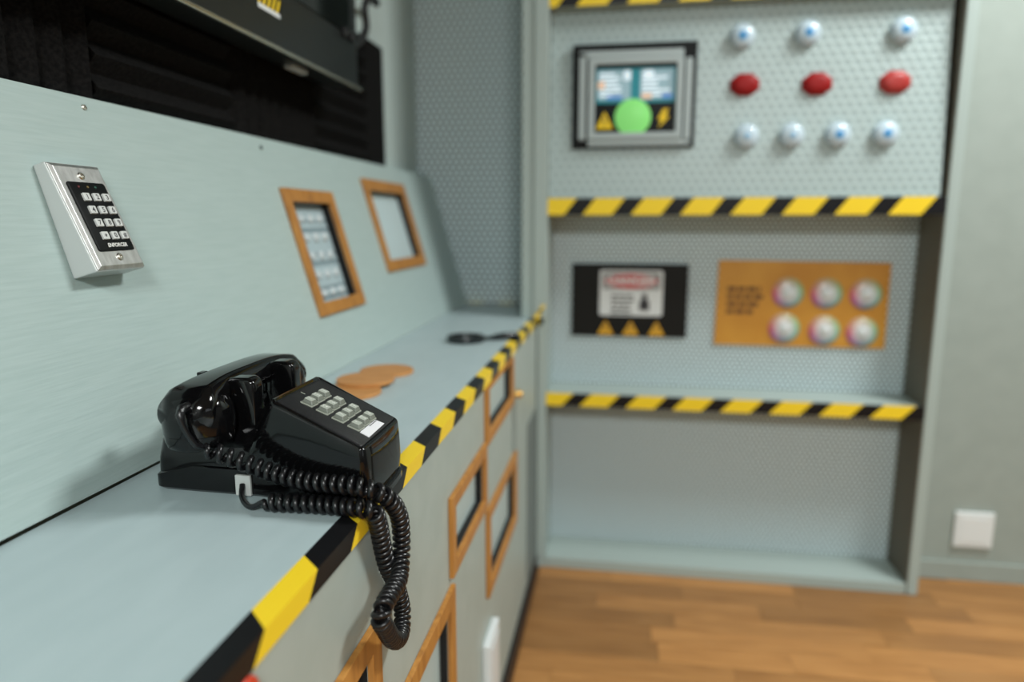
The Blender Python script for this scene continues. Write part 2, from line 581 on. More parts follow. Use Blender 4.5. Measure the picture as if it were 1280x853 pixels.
def window(u0, u1, v0, v1, w, f, back, depth=0.04, wt=None):
    wt = w if wt is None else wt
    bm = bmesh.new(); picture_frame(bm, u0, u1, v0, v1, w, f, 0.0003, 0.007, wt)
    obj('wooden_frame', bm, 'frame', con, bevel=0.0008)
    a, b, c, d = u0 + w - .0015, u1 - w + .0015, v0 + w - .0015, v1 - wt + .0015
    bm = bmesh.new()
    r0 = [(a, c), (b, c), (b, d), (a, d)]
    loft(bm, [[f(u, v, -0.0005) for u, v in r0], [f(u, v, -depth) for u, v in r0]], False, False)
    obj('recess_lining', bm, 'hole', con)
    bm = bmesh.new()
    p = [[f(u, v, -depth + 0.006 + t) for u, v in r0] for t in (0, 0.004)]
    loft(bm, p)
    return obj('recess_board', bm, back, con)


for k, (a, b, c, d, w, back) in enumerate(WIN_S):
    rb = window(a, b, c, d, w, sl, back, 0.026)
    if k == 0:
        me = None
        for r_ in range(5):
            for c_ in range(3):
                yv = a + 0.079 + c_ * 0.040; s = d - 0.050 - r_ * 0.0360
                mt = frame_mtx(sl(yv, s, -0.0162), (0, 1, 0), SU)
                if me is None:
                    bm = bmesh.new(); lathe(bm, [(0.0090, 0), (0.0090, 0.003), (0.007, 0.006), (0.003, 0.0075), (0, 0.0077)], 16)
                    me = obj('white_stud', bm, 'stud', rb, smooth=40, mtx=mt).data
                else:
                    place('white_stud', me, rb, mt)
for i, (a, b, c, d, w) in enumerate(WIN_F):
    window(a, b, c, d, w, fp, 'recess', 0.0215, None if d < .7 else .004)
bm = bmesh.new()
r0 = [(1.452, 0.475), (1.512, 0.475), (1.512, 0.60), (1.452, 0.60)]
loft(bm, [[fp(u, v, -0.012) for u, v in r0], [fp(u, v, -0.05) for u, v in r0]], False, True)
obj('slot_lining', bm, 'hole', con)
bm = bmesh.new(); lathe(bm, [(0.009, 0), (0.009, 0.012), (0.006, 0.016), (0, 0.0165)], 16, frame_mtx(fp(1.50, 0.617, 0), (0, 1, 0), (0, 0, 1)))
obj('latch', bm, 'brass', con, smooth=40)
bm = bmesh.new(); box(bm, (XE - 0.002, Y0, 0.0), (XE + 0.004, 1.882, 0.040)); obj('kick_strip', bm, 'black', con)
bm = bmesh.new(); box(bm, (XE - 0.002, 1.70, 0.06), (XE + 0.0, 1.86, 0.485))
obj('dark_groove_strip', bm, mat('groove_dark', (0.15, 0.18, 0.17), 0.5), con)  # flat dark strip standing in for a groove near the far end
for yv, s in ((0.741, 0.4085), (1.136, 0.4035)):
    bm = bmesh.new()
    lathe(bm, [(0.0036, 0), (0.0036, 0.0006), (0.003, 0.0016), (0.0016, 0.0018), (0.0014, 0.0006), (0, 0.0006)], 16, frame_mtx(sl(yv, s, 0), (0, 1, 0), SU))
    obj('screw', bm, 'screw' if yv < 1 else 'tape_black', con, smooth=30)
# tapes ----------------------------------------------------------------
bounds = [-0.24, -0.16, -0.08, 0.0, 0.078, 0.155, 0.232, 0.310, 0.388, 0.469, 0.552, 0.626, 0.698, 0.769, 0.845, 0.922, 0.988, 1.060, 1.135]
while bounds[-1] < 1.95: bounds.append(bounds[-1] + 0.0735)
T0, T1 = 0.020, 0.0175            # tape on the top, tape down the front
bm = bmesh.new()
e_ = 0.0006
for k in range(len(bounds) - 1):
    a, b = bounds[k], bounds[k + 1]
    mi = 0 if k % 2 == 0 else 1
    if a > 1.9: break
    P = [(XE - T0, LZ + e_, T0), (XE + e_, LZ + e_, 0.0), (XE + e_, LZ - T1, -T1)]
    for (x0, z0, s0), (x1, z1, s1) in zip(P, P[1:]):
        f = bm.faces.new([bm.verts.new(q) for q in ((x0, a + s0, z0), (x1, a + s1, z1), (x1, b + s1, z1), (x0, b + s0, z0))])
        f.material_index = mi
bmesh.ops.remove_doubles(bm, verts=bm.verts, dist=1e-5)
obj('hazard_tape', bm, ['tape_yellow', 'tape_black'], con)
bm = bmesh.new()
x = -0.50
k = 0
while x < -0.24:
    f = bm.faces.new([bm.verts.new(q) for q in ((x, 2.198, LZ + 0.0008), (x + 0.05, 2.198, LZ + 0.0008), (x + 0.065, 2.2215, LZ + 0.0008), (x + 0.015, 2.2215, LZ + 0.0008))])
    f.material_index = k % 2
    x += 0.05; k += 1
obj('hazard_tape', bm, ['tape_yellow', 'tape_black'], con)

ps = thing('perforated_panel', 'grey perforated metal sheet standing behind the far end of the console ledge', 'panel', (-0.49, 2.226, LZ))
bm = bmesh.new(); box(bm, (-0.658, 2.223, LZ), (-0.232, 2.233, 2.2)); obj('sheet', bm, 'peg_wide', ps)

# ------------------------------------------------------------------ foam and screen on the left wall
FT = 1.447
tiles = [(0.168, 0.478, 'h'), (0.478, 0.788, 'v'), (0.788, 1.098, 'h'), (1.098, 1.408, 'v'), (1.408, 1.718, 'h'), (1.718, 1.862, 'f')]
flab = ['black foam tile with level ridges, leftmost above the sloped panel',
        'black foam tile with upright ridges, at the far left above the sloped panel',
        'black foam tile with level ridges above the silver keypad',
        'black foam tile with upright ridges under the middle of the wall screen',
        'black foam tile with level ridges under the right end of the wall screen',
        'plain black foam end piece, rightmost, beside the bare wall']
for (a, b, kd), lb in zip(tiles, flab):
    t = thing('acoustic_foam_tile', lb, 'foam tile', (-0.658, (a + b) / 2, 1.138), 'acoustic foam tiles')
    bm = bmesh.new()
    z0 = 1.138
    xb, xf, xr = -0.6595, -0.645, -0.628
    if kd == 'f':
        box(bm, (xb, a, z0), (-0.640, b, FT))
    else:
        n = 8
        if kd == 'v':
            L = b - a
            pr = [(xb, a), ]
            for i in range(n):
                pr += [(xf, a + L * i / n), (xr, a + L * (i + 0.75) / n)]
            pr += [(xf, b), (xb, b)]
            loft(bm, [[(x, y, z) for x, y in pr] for z in (z0, FT)])
        else:
            L = FT - z0
            m_ = 8
            pr = [(xb, z0)]
            for i in range(m_):
                pr += [(xf, z0 + L * i / m_), (xr, z0 + L * (i + 0.5) / m_)]
            pr += [(xf, FT), (xb, FT)]
            loft(bm, [[(x, y, z) for x, z in pr] for y in (a + 0.001, b - 0.001)])
    obj('foam', bm, 'foam', t)

tv = thing('wall_screen', 'glossy black wall-mounted screen with a silver lower trim above the sloped panel', 'television', (-0.6, 0.9, 1.27))
bm = bmesh.new(); box(bm, (-0.605, 0.32, 1.268), (-0.552, 1.450, 1.80)); obj('casing', bm, 'tv', tv, bevel=0.003)
bm = bmesh.new(); box(bm, (-0.5525, 0.335, 1.365), (-0.5495, 1.405, 1.79)); obj('glass', bm, 'screen', tv)
bm = bmesh.new(); box(bm, (-0.553, 0.318, 1.266), (-0.545, 1.453, 1.272)); obj('silver_trim', bm, 'silver', tv, bevel=0.0015)
bm = bmesh.new(); box(bm, (-0.592, 1.20, 1.262), (-0.575, 1.26, 1.2685)); obj('sensor_window', bm, 'clear', tv, bevel=0.002)
for yv in (1.37, 1.405):
    bm = bmesh.new(); box(bm, (-0.552, yv, 1.355), (-0.543, yv + 0.016, 1.372)); obj('clip', bm, 'black', tv, bevel=0.002)
bm = bmesh.new()
for i in range(5):
    for mi in (0, 1):
        y0 = 1.045 + i * 0.014 + mi * 0.007
        f = bm.faces.new([bm.verts.new(q) for q in ((-0.5515, y0, 1.325), (-0.5515, y0 + 0.007, 1.325), (-0.5515, y0 + 0.017, 1.345), (-0.5515, y0 + 0.010, 1.345))])
        f.material_index = mi
f = bm.faces.new([bm.verts.new(q) for q in ((-0.5515, 1.045, 1.318), (-0.5515, 1.115, 1.318), (-0.5515, 1.115, 1.325), (-0.5515, 1.045, 1.325))])
f.material_index = 2
bmesh.ops.recalc_face_normals(bm, faces=bm.faces)
obj('striped_patch', bm, ['tape_yellow', 'tape_black', 'sign_white'], tv)  # flat yellow-black striped patch with a white strip below
bm = bmesh.new()
tube(bm, catmull([(-0.60, 1.40, 1.36), (-0.60, 1.50, 1.362), (-0.605, 1.60, 1.40), (-0.61, 1.665, 1.447), (-0.61, 1.660, 1.49), (-0.612, 1.70, 1.523), (-0.62, 1.775, 1.533), (-0.635, 1.79, 1.56), (-0.65, 1.79, 1.64)], 8), 0.009, 8)
obj('power_cable', bm, 'black', tv, smooth=60)
bm = bmesh.new(); box(bm, (-0.659, 0.6, 1.40), (-0.605, 1.2, 1.75)); obj('wall_bracket', bm, 'black', tv)

# ------------------------------------------------------------------ shelf unit
YF, YB = 1.889, 2.035
XL, XR = -0.212, 0.812
su = thing('shelf_unit', 'tall grey shelf unit with hazard tape on its shelf edges, against the far wall', 'shelf unit', (0.3, 1.96, 0))
bm = bmesh.new(); box(bm, (XL, YF + 0.012, 0), (-0.200, 2.06, 2.1)); obj('side_panel', bm, 'unit', su, bevel=0.001)
bm = bmesh.new(); box(bm, (-0.2255, YF, 0.0), (-0.2005, YF + 0.0118, LZ - 0.02)); obj('filler_strip', bm, 'unit', su)
bm = bmesh.new(); box(bm, (-0.2715, YF + 0.004, LZ + 0.001), (-0.2395, YF + 0.020, 2.1)); obj('face_stile', bm, 'unit', su, bevel=0.002)
bm = bmesh.new(); box(bm, (-0.2385, YF - 0.001, LZ + 0.001), (-0.2005, YF + 0.012, 2.1)); obj('face_stile', bm, 'unit', su, bevel=0.002)
bm = bmesh.new()
for mi, q in ((0, ((-0.236, 0.7355), (-0.224, 0.7355), (-0.214, 0.752), (-0.228, 0.752))), (1, ((-0.228, 0.752), (-0.214, 0.752), (-0.210, 0.759), (-0.222, 0.759))), (0, ((-0.222, 0.759), (-0.210, 0.759), (-0.2035, 0.772), (-0.214, 0.772)))):
    f = bm.faces.new([bm.verts.new((a, YF - 0.0016, b)) for a, b in q]); f.material_index = mi
obj('tape_end', bm, ['tape_yellow', 'tape_black'], su)
bm = bmesh.new(); box(bm, (0.7860, YF, 0), (XR, 2.06, 2.1)); obj('side_panel', bm, 'unit', su, bevel=0.001)
bm = bmesh.new(); box(bm, (0.7833, YF + 0.003, 0.0305), (0.7859, YB - 0.0005, 2.1)); obj('inner_cheek', bm, mat('dark_brown_board', (0.15, 0.135, 0.105), 0.7), su)  # thin lining, darker and browner than the rest of the unit
for nm, z0, z1, tp in (('shelf', 1.018, 1.055, 'T'), ('shelf', 0.4925, 0.522, 'T'), ('shelf', 1.54, 1.575, 'T'), ('plinth', 0.0, 0.030, None)):
    bm = bmesh.new(); box(bm, (-0.1995, YF + 0.002, z0), (0.783, YB, z1)); s_ = obj(nm, bm, 'unit', su, bevel=0.001)
    if tp:
        bm = bmesh.new()
        zt, zb = z1 + 0.004, z0 - 0.003
        sh = 0.034
        x = -0.2; k = 0
        if z0 > 1.5: x = -0.225
        while x < 0.783:
            wd_ = 0.077 if k % 2 == 0 else 0.0495
            def cl(v): return min(0.783, max(-0.201, v))
            q = [(cl(x - sh), zb), (cl(x + wd_ - sh), zb), (cl(x + wd_), zt), (cl(x), zt)]
            if x + wd_ > 0.783: q[1] = (cl(x + wd_ - sh), zb); 
            f = bm.faces.new([bm.verts.new((px, YF - 0.0006, pz)) for px, pz in q]); f.material_index = k % 2
            x += wd_; k += 1
        q = [(cl(x - sh), zb), (0.783, zb), (0.783, zt), (cl(x), zt)]
        if 0.783 - (x - sh) > 0.001:
            f = bm.faces.new([bm.verts.new((px, YF - 0.0006, pz)) for px, pz in q[:3]]); f.material_index = 1
        obj('hazard_tape', bm, ['tape_yellow', 'tape_black'], s_)
bm = bmesh.new(); box(bm, (-0.200, YB, 0.02), (0.783, YB + 0.006, 1.02)); obj('back_sheet', bm, 'peg', su)
bm = bmesh.new(); box(bm, (-0.200, YB, 1.02), (0.783, YB + 0.006, 2.1)); obj('back_sheet', bm, 'black', su)
bm = bmesh.new()
v = [(-0.198, 1.900, 1.056), (0.7725, 1.900, 1.056), (0.7705, 1.926, 1.54), (-0.198, 1.926, 1.54)]
loft(bm, [v, [(a, b + 0.008, c) for a, b, c in v]])
obj('upper_panel', bm, 'emboss', su)


def upy(z): return 1.900 + (z - 1.056) * 0.026 / 0.484


# monitor on the upper panel
def P(u, v, y):
    return Vector((u, y, v))


mo = thing('control_monitor', 'square black control monitor with stepped grey surround and green round button on its display', 'monitor', (0.017, 1.92, 1.19))
yb = upy(1.31)
bm = bmesh.new(); box(bm, (-0.140, yb - 0.012, 1.186), (0.1745, yb + 0.004, 1.447)); obj('back_plate', bm, 'mon_black', mo, bevel=0.002)
fy = yb - 0.012
fm = lambda u, v, t: Vector((u, fy - t, v))
bm = bmesh.new()
box(bm, (-0.122, fy - 0.010, 1.208), (-0.104, fy, 1.425)); box(bm, (0.146, fy - 0.010, 1.200), (0.163, fy, 1.405))
box(bm, (-0.122, fy - 0.010, 1.412), (0.140, fy, 1.428)); box(bm, (-0.098, fy - 0.010, 1.192), (0.163, fy, 1.2085))
obj('outer_moulding', bm, 'mon_grey', mo, bevel=0.002)
bm = bmesh.new(); picture_frame(bm, -0.098, 0.141, 1.2085, 1.411, 0.0165, fm, 0, 0.014); obj('inner_moulding', bm, 'mon_grey', mo, bevel=0.002)
bm = bmesh.new(); box(bm, (-0.0815, fy - 0.002, 1.225), (0.1245, fy, 1.3945)); obj('display', bm, 'disp_dark', mo)
dp = mo.children[-1]


def flat(bm, pts, y, mi=0):
    f = bm.faces.new([bm.verts.new((u, y, v)) for u, v in pts]); f.material_index = mi


bm = bmesh.new(); yd = fy - 0.0025
flat(bm, [(-0.078, 1.300), (0.1225, 1.300), (0.1225, 1.385), (-0.078, 1.385)], yd, 0)
r2 = random.Random(3)
for x0, x1 in ((-0.074, 0.010), (0.034, 0.118)):
    flat(bm, [(x0, 1.308), (x1, 1.308), (x1, 1.381), (x0, 1.381)], yd - 0.0005, 2)
    for i in range(6):
        w_ = r2.uniform(0.4, 0.9) * (x1 - x0); z_ = 1.374 - i * 0.0105
        flat(bm, [(x0 + 0.004, z_ - 0.006), (x0 + w_, z_ - 0.006), (x0 + w_, z_), (x0 + 0.004, z_)], yd - 0.0009, 1)
flat(bm, [(-0.074, 1.335), (-0.056, 1.335), (-0.056, 1.354), (-0.074, 1.354)], yd - 0.0012, 3)
flat(bm, [(0.038, 1.309), (0.064, 1.309), (0.064, 1.322), (0.038, 1.322)], yd - 0.0012, 3)
flat(bm, [(-0.008, 1.356), (0.010, 1.356), (0.010, 1.379), (-0.008, 1.379)], yd - 0.0012, 1)
flat(bm, [(0.044, 1.356), (0.066, 1.356), (0.066, 1.379), (0.044, 1.379)], yd - 0.0012, 1)
flat(bm, [(0.09, 1.309), (0.116, 1.309), (0.116, 1.320), (0.09, 1.320)], yd - 0.0012, 4)
flat(bm, [(-0.05, 1.309), (-0.012, 1.309), (-0.012, 1.318), (-0.05, 1.318)], yd - 0.0012, 4)
obj('display_windows', bm, ['disp_teal', 'disp_pale', 'disp_mid', 'disp_peach', 'disp_blue'], dp)
bm = bmesh.new(); lathe(bm, [(0.0465, 0), (0.0465, 0.002), (0.044, 0.003), (0, 0.003)], 40, frame_mtx((0.017, fy - 0.002, 1.2635), (1, 0, 0), (0, 0, 1)))
obj('green_button', bm, 'disp_green', dp, smooth=30)


def triangle(bm, cx, cz, w, h, y, th, mi=0):
    p = [(cx - w / 2, cz - h / 2), (cx + w / 2, cz - h / 2), (cx, cz + h / 2)]
    loft(bm, [[(u, y, v) for u, v in p], [(u, y - th, v) for u, v in p]])


bm = bmesh.new(); triangle(bm, -0.055, 1.258, 0.044, 0.044, fy - 0.002, 0.001)
tr = obj('warning_triangle', bm, 'disp_yellow', dp)
text('mark', '!', 0.03, 'dark_print', dp, frame_mtx((-0.055, fy - 0.0035, 1.254), (1, 0, 0), (0, 0, 1)), bold=0.0012)
bm = bmesh.new()
bz = [(0.094, 1.283), (0.108, 1.283), (0.101, 1.265), (0.111, 1.265), (0.083, 1.236), (0.090, 1.257), (0.080, 1.257)]
loft(bm, [[(u, fy - 0.002, v) for u, v in bz], [(u, fy - 0.003, v) for u, v in bz]])
obj('lightning_bolt', bm, 'disp_yellow', dp)

# round push buttons on the upper panel
WB = [(0.2818, 1.4539, 'knob_blue', 'white round button with blue eye, left in the top row beside the monitor'),
      (0.4384, 1.4554, 'knob_blue', 'white round button with blue eye, middle of the top row'),
      (0.6583, 1.4542, 'knob_blue', 'white round button with bright glint, right end of the top row'),
      (0.3029, 1.2106, 'knob_soft', 'white round button with faint blue eye, first from the left in the bottom row'),
      (0.4126, 1.2106, 'knob_soft', 'white round button with faint blue eye, second from the left in the bottom row'),
      (0.5222, 1.2106, 'knob_blue', 'white round button with blue eye, third from the left in the bottom row'),
      (0.6334, 1.2105, 'knob_blue', 'white round button with deep blue eye, right end of the bottom row')]
for x, z, mk, lb in WB:
    yy = upy(z)
    mt = frame_mtx((x, yy, z), (1, 0, 0), (0, 0, 1))
    t = thing('push_button', lb, 'button', (x, yy, z), 'white push buttons on the upper panel')
    bm = bmesh.new(); lathe(bm, [(0.030, 0), (0.0305, 0.008), (0.0295, 0.0135), (0.0265, 0.0180), (0.021, 0.0215), (0.0125, 0.0240), (0, 0.0250)], 32, mt); obj('cap', bm, 'knob', t, smooth=45)
    bm = bmesh.new(); lathe(bm, [(0.0135, 0.0234), (0.0095, 0.0250), (0, 0.0258)], 24, mt); obj('ring', bm, 'knob_ring' if mk == 'knob_blue' else 'knob', t, smooth=45)
    bm = bmesh.new(); lathe(bm, [(0.0075, 0.0251), (0.006, 0.0260), (0, 0.0263)], 20, mt); obj('eye', bm, mk, t, smooth=45)
for x, z, mk, lb in [(0.294, 1.3384, 'red', 'dark red octagonal button, left in the middle row beside the monitor'),
                     (0.4675, 1.3353, 'red', 'dark red octagonal button, centre of the middle row'),
                     (0.6488, 1.3339, 'red_pale', 'lighter red octagonal button, right end of the middle row')]:
    yy = upy(z)
    mt = frame_mtx((x, yy, z), (1, 0, 0), (0, 0, 1)) @ Matrix.Rotation(R(22.5), 4, 'Z')
    t = thing('red_button', lb, 'button', (x, yy, z), 'red buttons on the upper panel')
    S = frame_mtx((x, yy, z), (1, 0, 0), (0, 0, 1)) @ Matrix.Diagonal((1.08, 0.82, 1, 1)) @ Matrix.Rotation(R(22.5), 4, 'Z')
    bm = bmesh.new(); lathe(bm, [(0.036, 0), (0.036, 0.004), (0.033, 0.006), (0, 0.006)], 8, S); obj('base', bm, mk, t)
    bm = bmesh.new(); lathe(bm, [(0.030, 0.006), (0.029, 0.011), (0.024, 0.0145), (0.012, 0.016), (0, 0.0163)], 24, S); obj('cap', bm, mk, t, smooth=45)

# black notice board with danger sign
bb = thing('notice_board', 'black notice board with white danger sign and three yellow triangles, above the lower shelf', 'sign', (0.022, YB - 0.008, 0.67))
yk = YB - 0.009
bm = bmesh.new(); box(bm, (-0.142, yk, 0.668), (0.187, YB - 0.0005, 0.878)); obj('board', bm, 'sign_black', bb, bevel=0.0015)
sg = [(u, v) for u, v in rrect(-0.062, 0.117, 0.729, 0.860, 0.008)]
bm = bmesh.new(); loft(bm, [[(u, yk, v) for u, v in sg], [(u, yk - 0.002, v) for u, v in sg]]); ds = obj('danger_sign', bm, 'sign_white', bb)
bm = bmesh.new(); hd = rrect(-0.054, 0.109, 0.805, 0.854, 0.006); loft(bm, [[(u, yk - 0.002, v) for u, v in hd], [(u, yk - 0.0024, v) for u, v in hd]]); obj('header_band', bm, mat('header_grey', (0.30, 0.31, 0.31), 0.4), ds)
bm = bmesh.new()
ov = [(0.0275 + 0.075 * math.cos(2 * math.pi * i / 40), 0.829 + 0.021 * math.sin(2 * math.pi * i / 40)) for i in range(40)]
loft(bm, [[(u, yk - 0.0024, v) for u, v in ov], [(u, yk - 0.0034, v) for u, v in ov]]); obj('red_oval', bm, 'sign_red', ds)
text('danger_lettering', 'DANGER', 0.034, 'sign_white', ds, frame_mtx((0.0275, yk - 0.0036, 0.829), (1, 0, 0), (0, 0, 1)), bold=0.0012)
bm = bmesh.new()
r3 = random.Random(5)
for i in range(4):
    z_ = 0.790 - i * 0.0135; x_ = -0.028
    while x_ < 0.028:
        w_ = r3.uniform(0.010, 0.02); flat(bm, [(x_, z_ - 0.0065), (x_ + w_, z_ - 0.0065), (x_ + w_, z_), (x_, z_)], yk - 0.0024); x_ += w_ + 0.004
flat(bm, [(-0.03, 0.734), (0.03, 0.734), (0.03, 0.738), (-0.03, 0.738)], yk - 0.0024)
obj('small_print', bm, 'dark_print', ds)
bm = bmesh.new()
lathe(bm, [(0.008, 0), (0.008, 0.001), (0, 0.001)], 16, frame_mtx((0.066, yk - 0.002, 0.786), (1, 0, 0), (0, 0, 1)))
fg = [(0.052, 0.745), (0.080, 0.745), (0.080, 0.770), (0.074, 0.778), (0.058, 0.778), (0.052, 0.770)]
loft(bm, [[(u, yk - 0.002, v) for u, v in fg], [(u, yk - 0.003, v) for u, v in fg]])
obj('guard_figure', bm, 'dark_print', ds)
for cx, mk in ((-0.043, 'tri'), (0.029, 'tri'), (0.1025, 'tri')):
    bm = bmesh.new(); triangle(bm, cx, 0.6935, 0.047, 0.042, yk, 0.0015); tg = obj('warning_triangle', bm, mk, bb)
    text('mark', '!', 0.030, 'dark_print', tg, frame_mtx((cx, yk - 0.002, 0.690), (1, 0, 0), (0, 0, 1)), bold=0.0008)

# orange board with rainbow lamps
ob = thing('orange_board', 'orange board carrying six rainbow-rimmed white round lamps, above the lower shelf', 'board', (0.495, YB - 0.006, 0.65))
yo = YB - 0.007
q = [(0.2655, 0.6515), (0.7215, 0.6505), (0.7205, 0.8865), (0.269, 0.8915)]
bm = bmesh.new(); loft(bm, [[(u, YB - 0.0005, v) for u, v in q], [(u, yo, v) for u, v in q]]); obj('board', bm, 'orange', ob)
bm = bmesh.new()
for i, (z_, xe_) in enumerate(((0.817, 0.385), (0.796, 0.392), (0.775, 0.380), (0.754, 0.372))):
    x_ = 0.295
    while x_ < xe_ - 0.006:
        w_ = min(r3.uniform(0.016, 0.032), xe_ - x_); flat(bm, [(x_, z_ - 0.0135), (x_ + w_, z_ - 0.0135), (x_ + w_, z_), (x_, z_)], yo - 0.0004); x_ += w_ + 0.005
obj('printed_words', bm, 'orange_text', ob)
for x, z in ((0.4577, 0.8025), (0.5592, 0.8020), (0.6612, 0.8015), (0.4535, 0.7035), (0.5600, 0.6995), (0.6590, 0.6965)):
    mt = frame_mtx((x, yo, z), (1, 0, 0), (0, 0, 1))
    bm = bmesh.new(); lathe(bm, [(0.042, 0), (0.042, 0.002), (0.036, 0.008), (0.026, 0.0125), (0.0, 0.013)], 36)
    lm = obj('round_lamp', bm, 'rainbow', ob, smooth=40, mtx=Matrix.Translation((x, yo, z)) @ Matrix.Rotation(R(90), 4, 'X'))
    lm.data.transform(Matrix.Rotation(R(90), 4, 'X')); lm.matrix_basis = world_of(ob).inverted() @ Matrix.Translation((x, yo, z))
    bm = bmesh.new(); lathe(bm, [(0.0165, 0.0125), (0.0155, 0.0160), (0.011, 0.0195), (0.005, 0.021), (0, 0.0213)], 28, mt); obj('white_dome', bm, 'white', lm, smooth=45)

# wall plates
so = thing('wall_outlet', 'square white wall plate low on the grey wall at the right', 'outlet', (0.985, 2.0, 0.153))
bm = bmesh.new(); box(bm, (0.934, 1.990, 0.102), (1.034, 1.9995, 0.204)); obj('plate', bm, 'white', so, bevel=0.003)
bm = bmesh.new(); box(bm, (0.948, 1.9885, 0.116), (1.020, 1.9905, 0.190)); obj('rocker', bm, 'white', so, bevel=0.001)
so = thing('console_outlet', 'white outlet box low on the console front near the floor', 'outlet', (XE, 1.155, 0.18))
bm = bmesh.new(); box(bm, (XE - 0.0024, 1.108, 0.105), (XE + 0.012, 1.205, 0.252)); obj('plate', bm, 'white', so, bevel=0.003)
bm = bmesh.new(); box(bm, (XE + 0.012, 1.122, 0.12), (XE + 0.014, 1.19, 0.237)); obj('cover', bm, 'white', so, bevel=0.001)

# red tag under the near ledge
tg = thing('red_tag', 'small round red tag under the taped ledge edge, nearest the camera', 'tag', (XE, 0.362, 0.706))
mt = frame_mtx((XE - 0.0025, 0.3615, 0.7035), (0, 1, 0), (0, 0, 1))
bm = bmesh.new(); lathe(bm, [(0.0135, 0), (0.0135, 0.004), (0.0125, 0.005), (0, 0.005)], 28, mt); obj('disc', bm, 'tag', tg, smooth=30)
bm = bmesh.new(); lathe(bm, [(0.0055, 0.005), (0.0055, 0.0055), (0.0032, 0.0055), (0.0032, 0.0051)], 20, mt); obj('white_mark', bm, 'sign_white', tg)

# ------------------------------------------------------------------ keypad
kp = thing('access_keypad', 'silver access keypad with white number buttons on the sloped panel', 'keypad', sl(0.674, 0.275, 0))
ky0, ky1, ks0, ks1 = 0.6375, 0.7105, 0.2140, 0.3335


def kf(y, s, t):                              # t above the sloping front
    th = 0.0305 + (0.0150 - 0.0305) * (s - ks0) / (ks1 - ks0)
    return sl(y, s, th + t)


bm = bmesh.new()
ol = [(ky0, ks0), (ky1, ks0), (ky1, ks1), (ky0, ks1)]
loft(bm, [[sl(a, b, 0.0002) for a, b in ol], [kf(a, b, -0.001) for a, b in ol]])
obj('case', bm, 'case', kp, bevel=0.0015)
bm = bmesh.new()
i0 = 0.0012; i1 = 0.0050
r0 = [(ky0 + i0, ks0 + i0), (ky1 - i0, ks0 + i0), (ky1 - i0, ks1 - i0), (ky0 + i0, ks1 - i0)]
r1 = [(ky0 + i1, ks0 + i1), (ky1 - i1, ks0 + i1), (ky1 - i1, ks1 - i1), (ky0 + i1, ks1 - i1)]
loft(bm, [[kf(a, b, -0.001) for a, b in r0], [kf(a, b, 0.0) for a, b in r0], [kf(a, b, 0.0025) for a, b in r1]])
obj('face_plate', bm, 'alu', kp, bevel=0.0005)
pa = (kf(0, 1, 0) - kf(0, 0, 0)).normalized()            # up the front
pn = Vector((0, 1, 0)).cross(pa)


def kpt(u, v, t):                              # u along the console, v up, from the pad centre
    return kf((ky0 + ky1) / 2, (ks0 + ks1) / 2 - 0.001, 0.0025 + t) + Vector((0, u, 0)) + pa * v


def kmt(u, v, t): return frame_mtx(kpt(u, v, t), (0, 1, 0), pa)


bm = bmesh.new()
pr = rrect(-0.0255, 0.0275, -0.0385, 0.0390, 0.003)
loft(bm, [[kpt(a, b, 0) for a, b in pr], [kpt(a, b, 0.0012) for a, b in pr], [kpt(a * 0.97, b * 0.98, 0.0018) for a, b in pr]])
obj('key_field', bm, 'mon_black', kp, smooth=40)
bm = bmesh.new(); prb = rrect(-0.0044, 0.0044, -0.0043, 0.0043, 0.0006, 2); prt = rrect(-0.0041, 0.0041, -0.0040, 0.0040, 0.0006, 2)
loft(bm, [[(a, b, 0) for a, b in prb], [(a, b, 0.0022) for a, b in prb], [(a, b, 0.0026) for a, b in prt]])
kme = None
for i, ch in enumerate('123456789*0#'):
    r_, c_ = divmod(i, 3)
    u, v = -0.0098 + c_ * 0.0142, 0.0215 - r_ * 0.0145
    if kme is None: kb = obj('key', bm, 'button', kp, mtx=kmt(u, v, 0.0018)); kme = kb.data
    else: kb = place('key', kme, kp, kmt(u, v, 0.0018))
    text('digit', ch, 0.0076, 'dark_print', kb, kmt(u, v - (0.0012 if ch == '*' else 0), 0.00455), bold=0.00018)
text('lettering', 'ENFORCER', 0.0058, 'legend', kp, kmt(0.003, -0.0325, 0.0022), shear=0.2, bold=0.0002)
for u, m_ in ((-0.0125, 'led_red'), (0.0, 'led_amber'), (0.011, 'led_green')):
    bm = bmesh.new(); lathe(bm, [(0.0014, 0), (0.0012, 0.0007), (0, 0.001)], 12, kmt(u, 0.0335, 0.0018)); obj('indicator', bm, m_, kp, smooth=40)
for v in (0.0465, -0.0455):
    bm = bmesh.new(); lathe(bm, [(0.0042, 0), (0.0042, 0.0006), (0.0034, 0.0016), (0.0022, 0.0018), (0.0020, 0.0004), (0, 0.0004)], 20, kmt(0.0005, v, 0.0))
    obj('screw', bm, 'screw', kp, smooth=30)

# ------------------------------------------------------------------ telephone
YC = 0.679
ph = thing('telephone', 'glossy black push-button desk telephone with a coiled cord on the console ledge', 'telephone', (-0.34, YC, LZ))


def ycx(x): return 0.629 - 0.21 * (x + 0.225)


HWK = [(-0.47, 0.0795), (-0.462, 0.079), (-0.40, 0.0690), (-0.345, 0.0590), (-0.28, 0.0560), (-0.20, 0.0535)]


def hwf(x):
    for (xa, ha), (xb, hb) in zip(HWK, HWK[1:]):
        if x <= xb: return ha + (hb - ha) * max(0, min(1, (x - xa) / (xb - xa)))
    return HWK[-1][1]


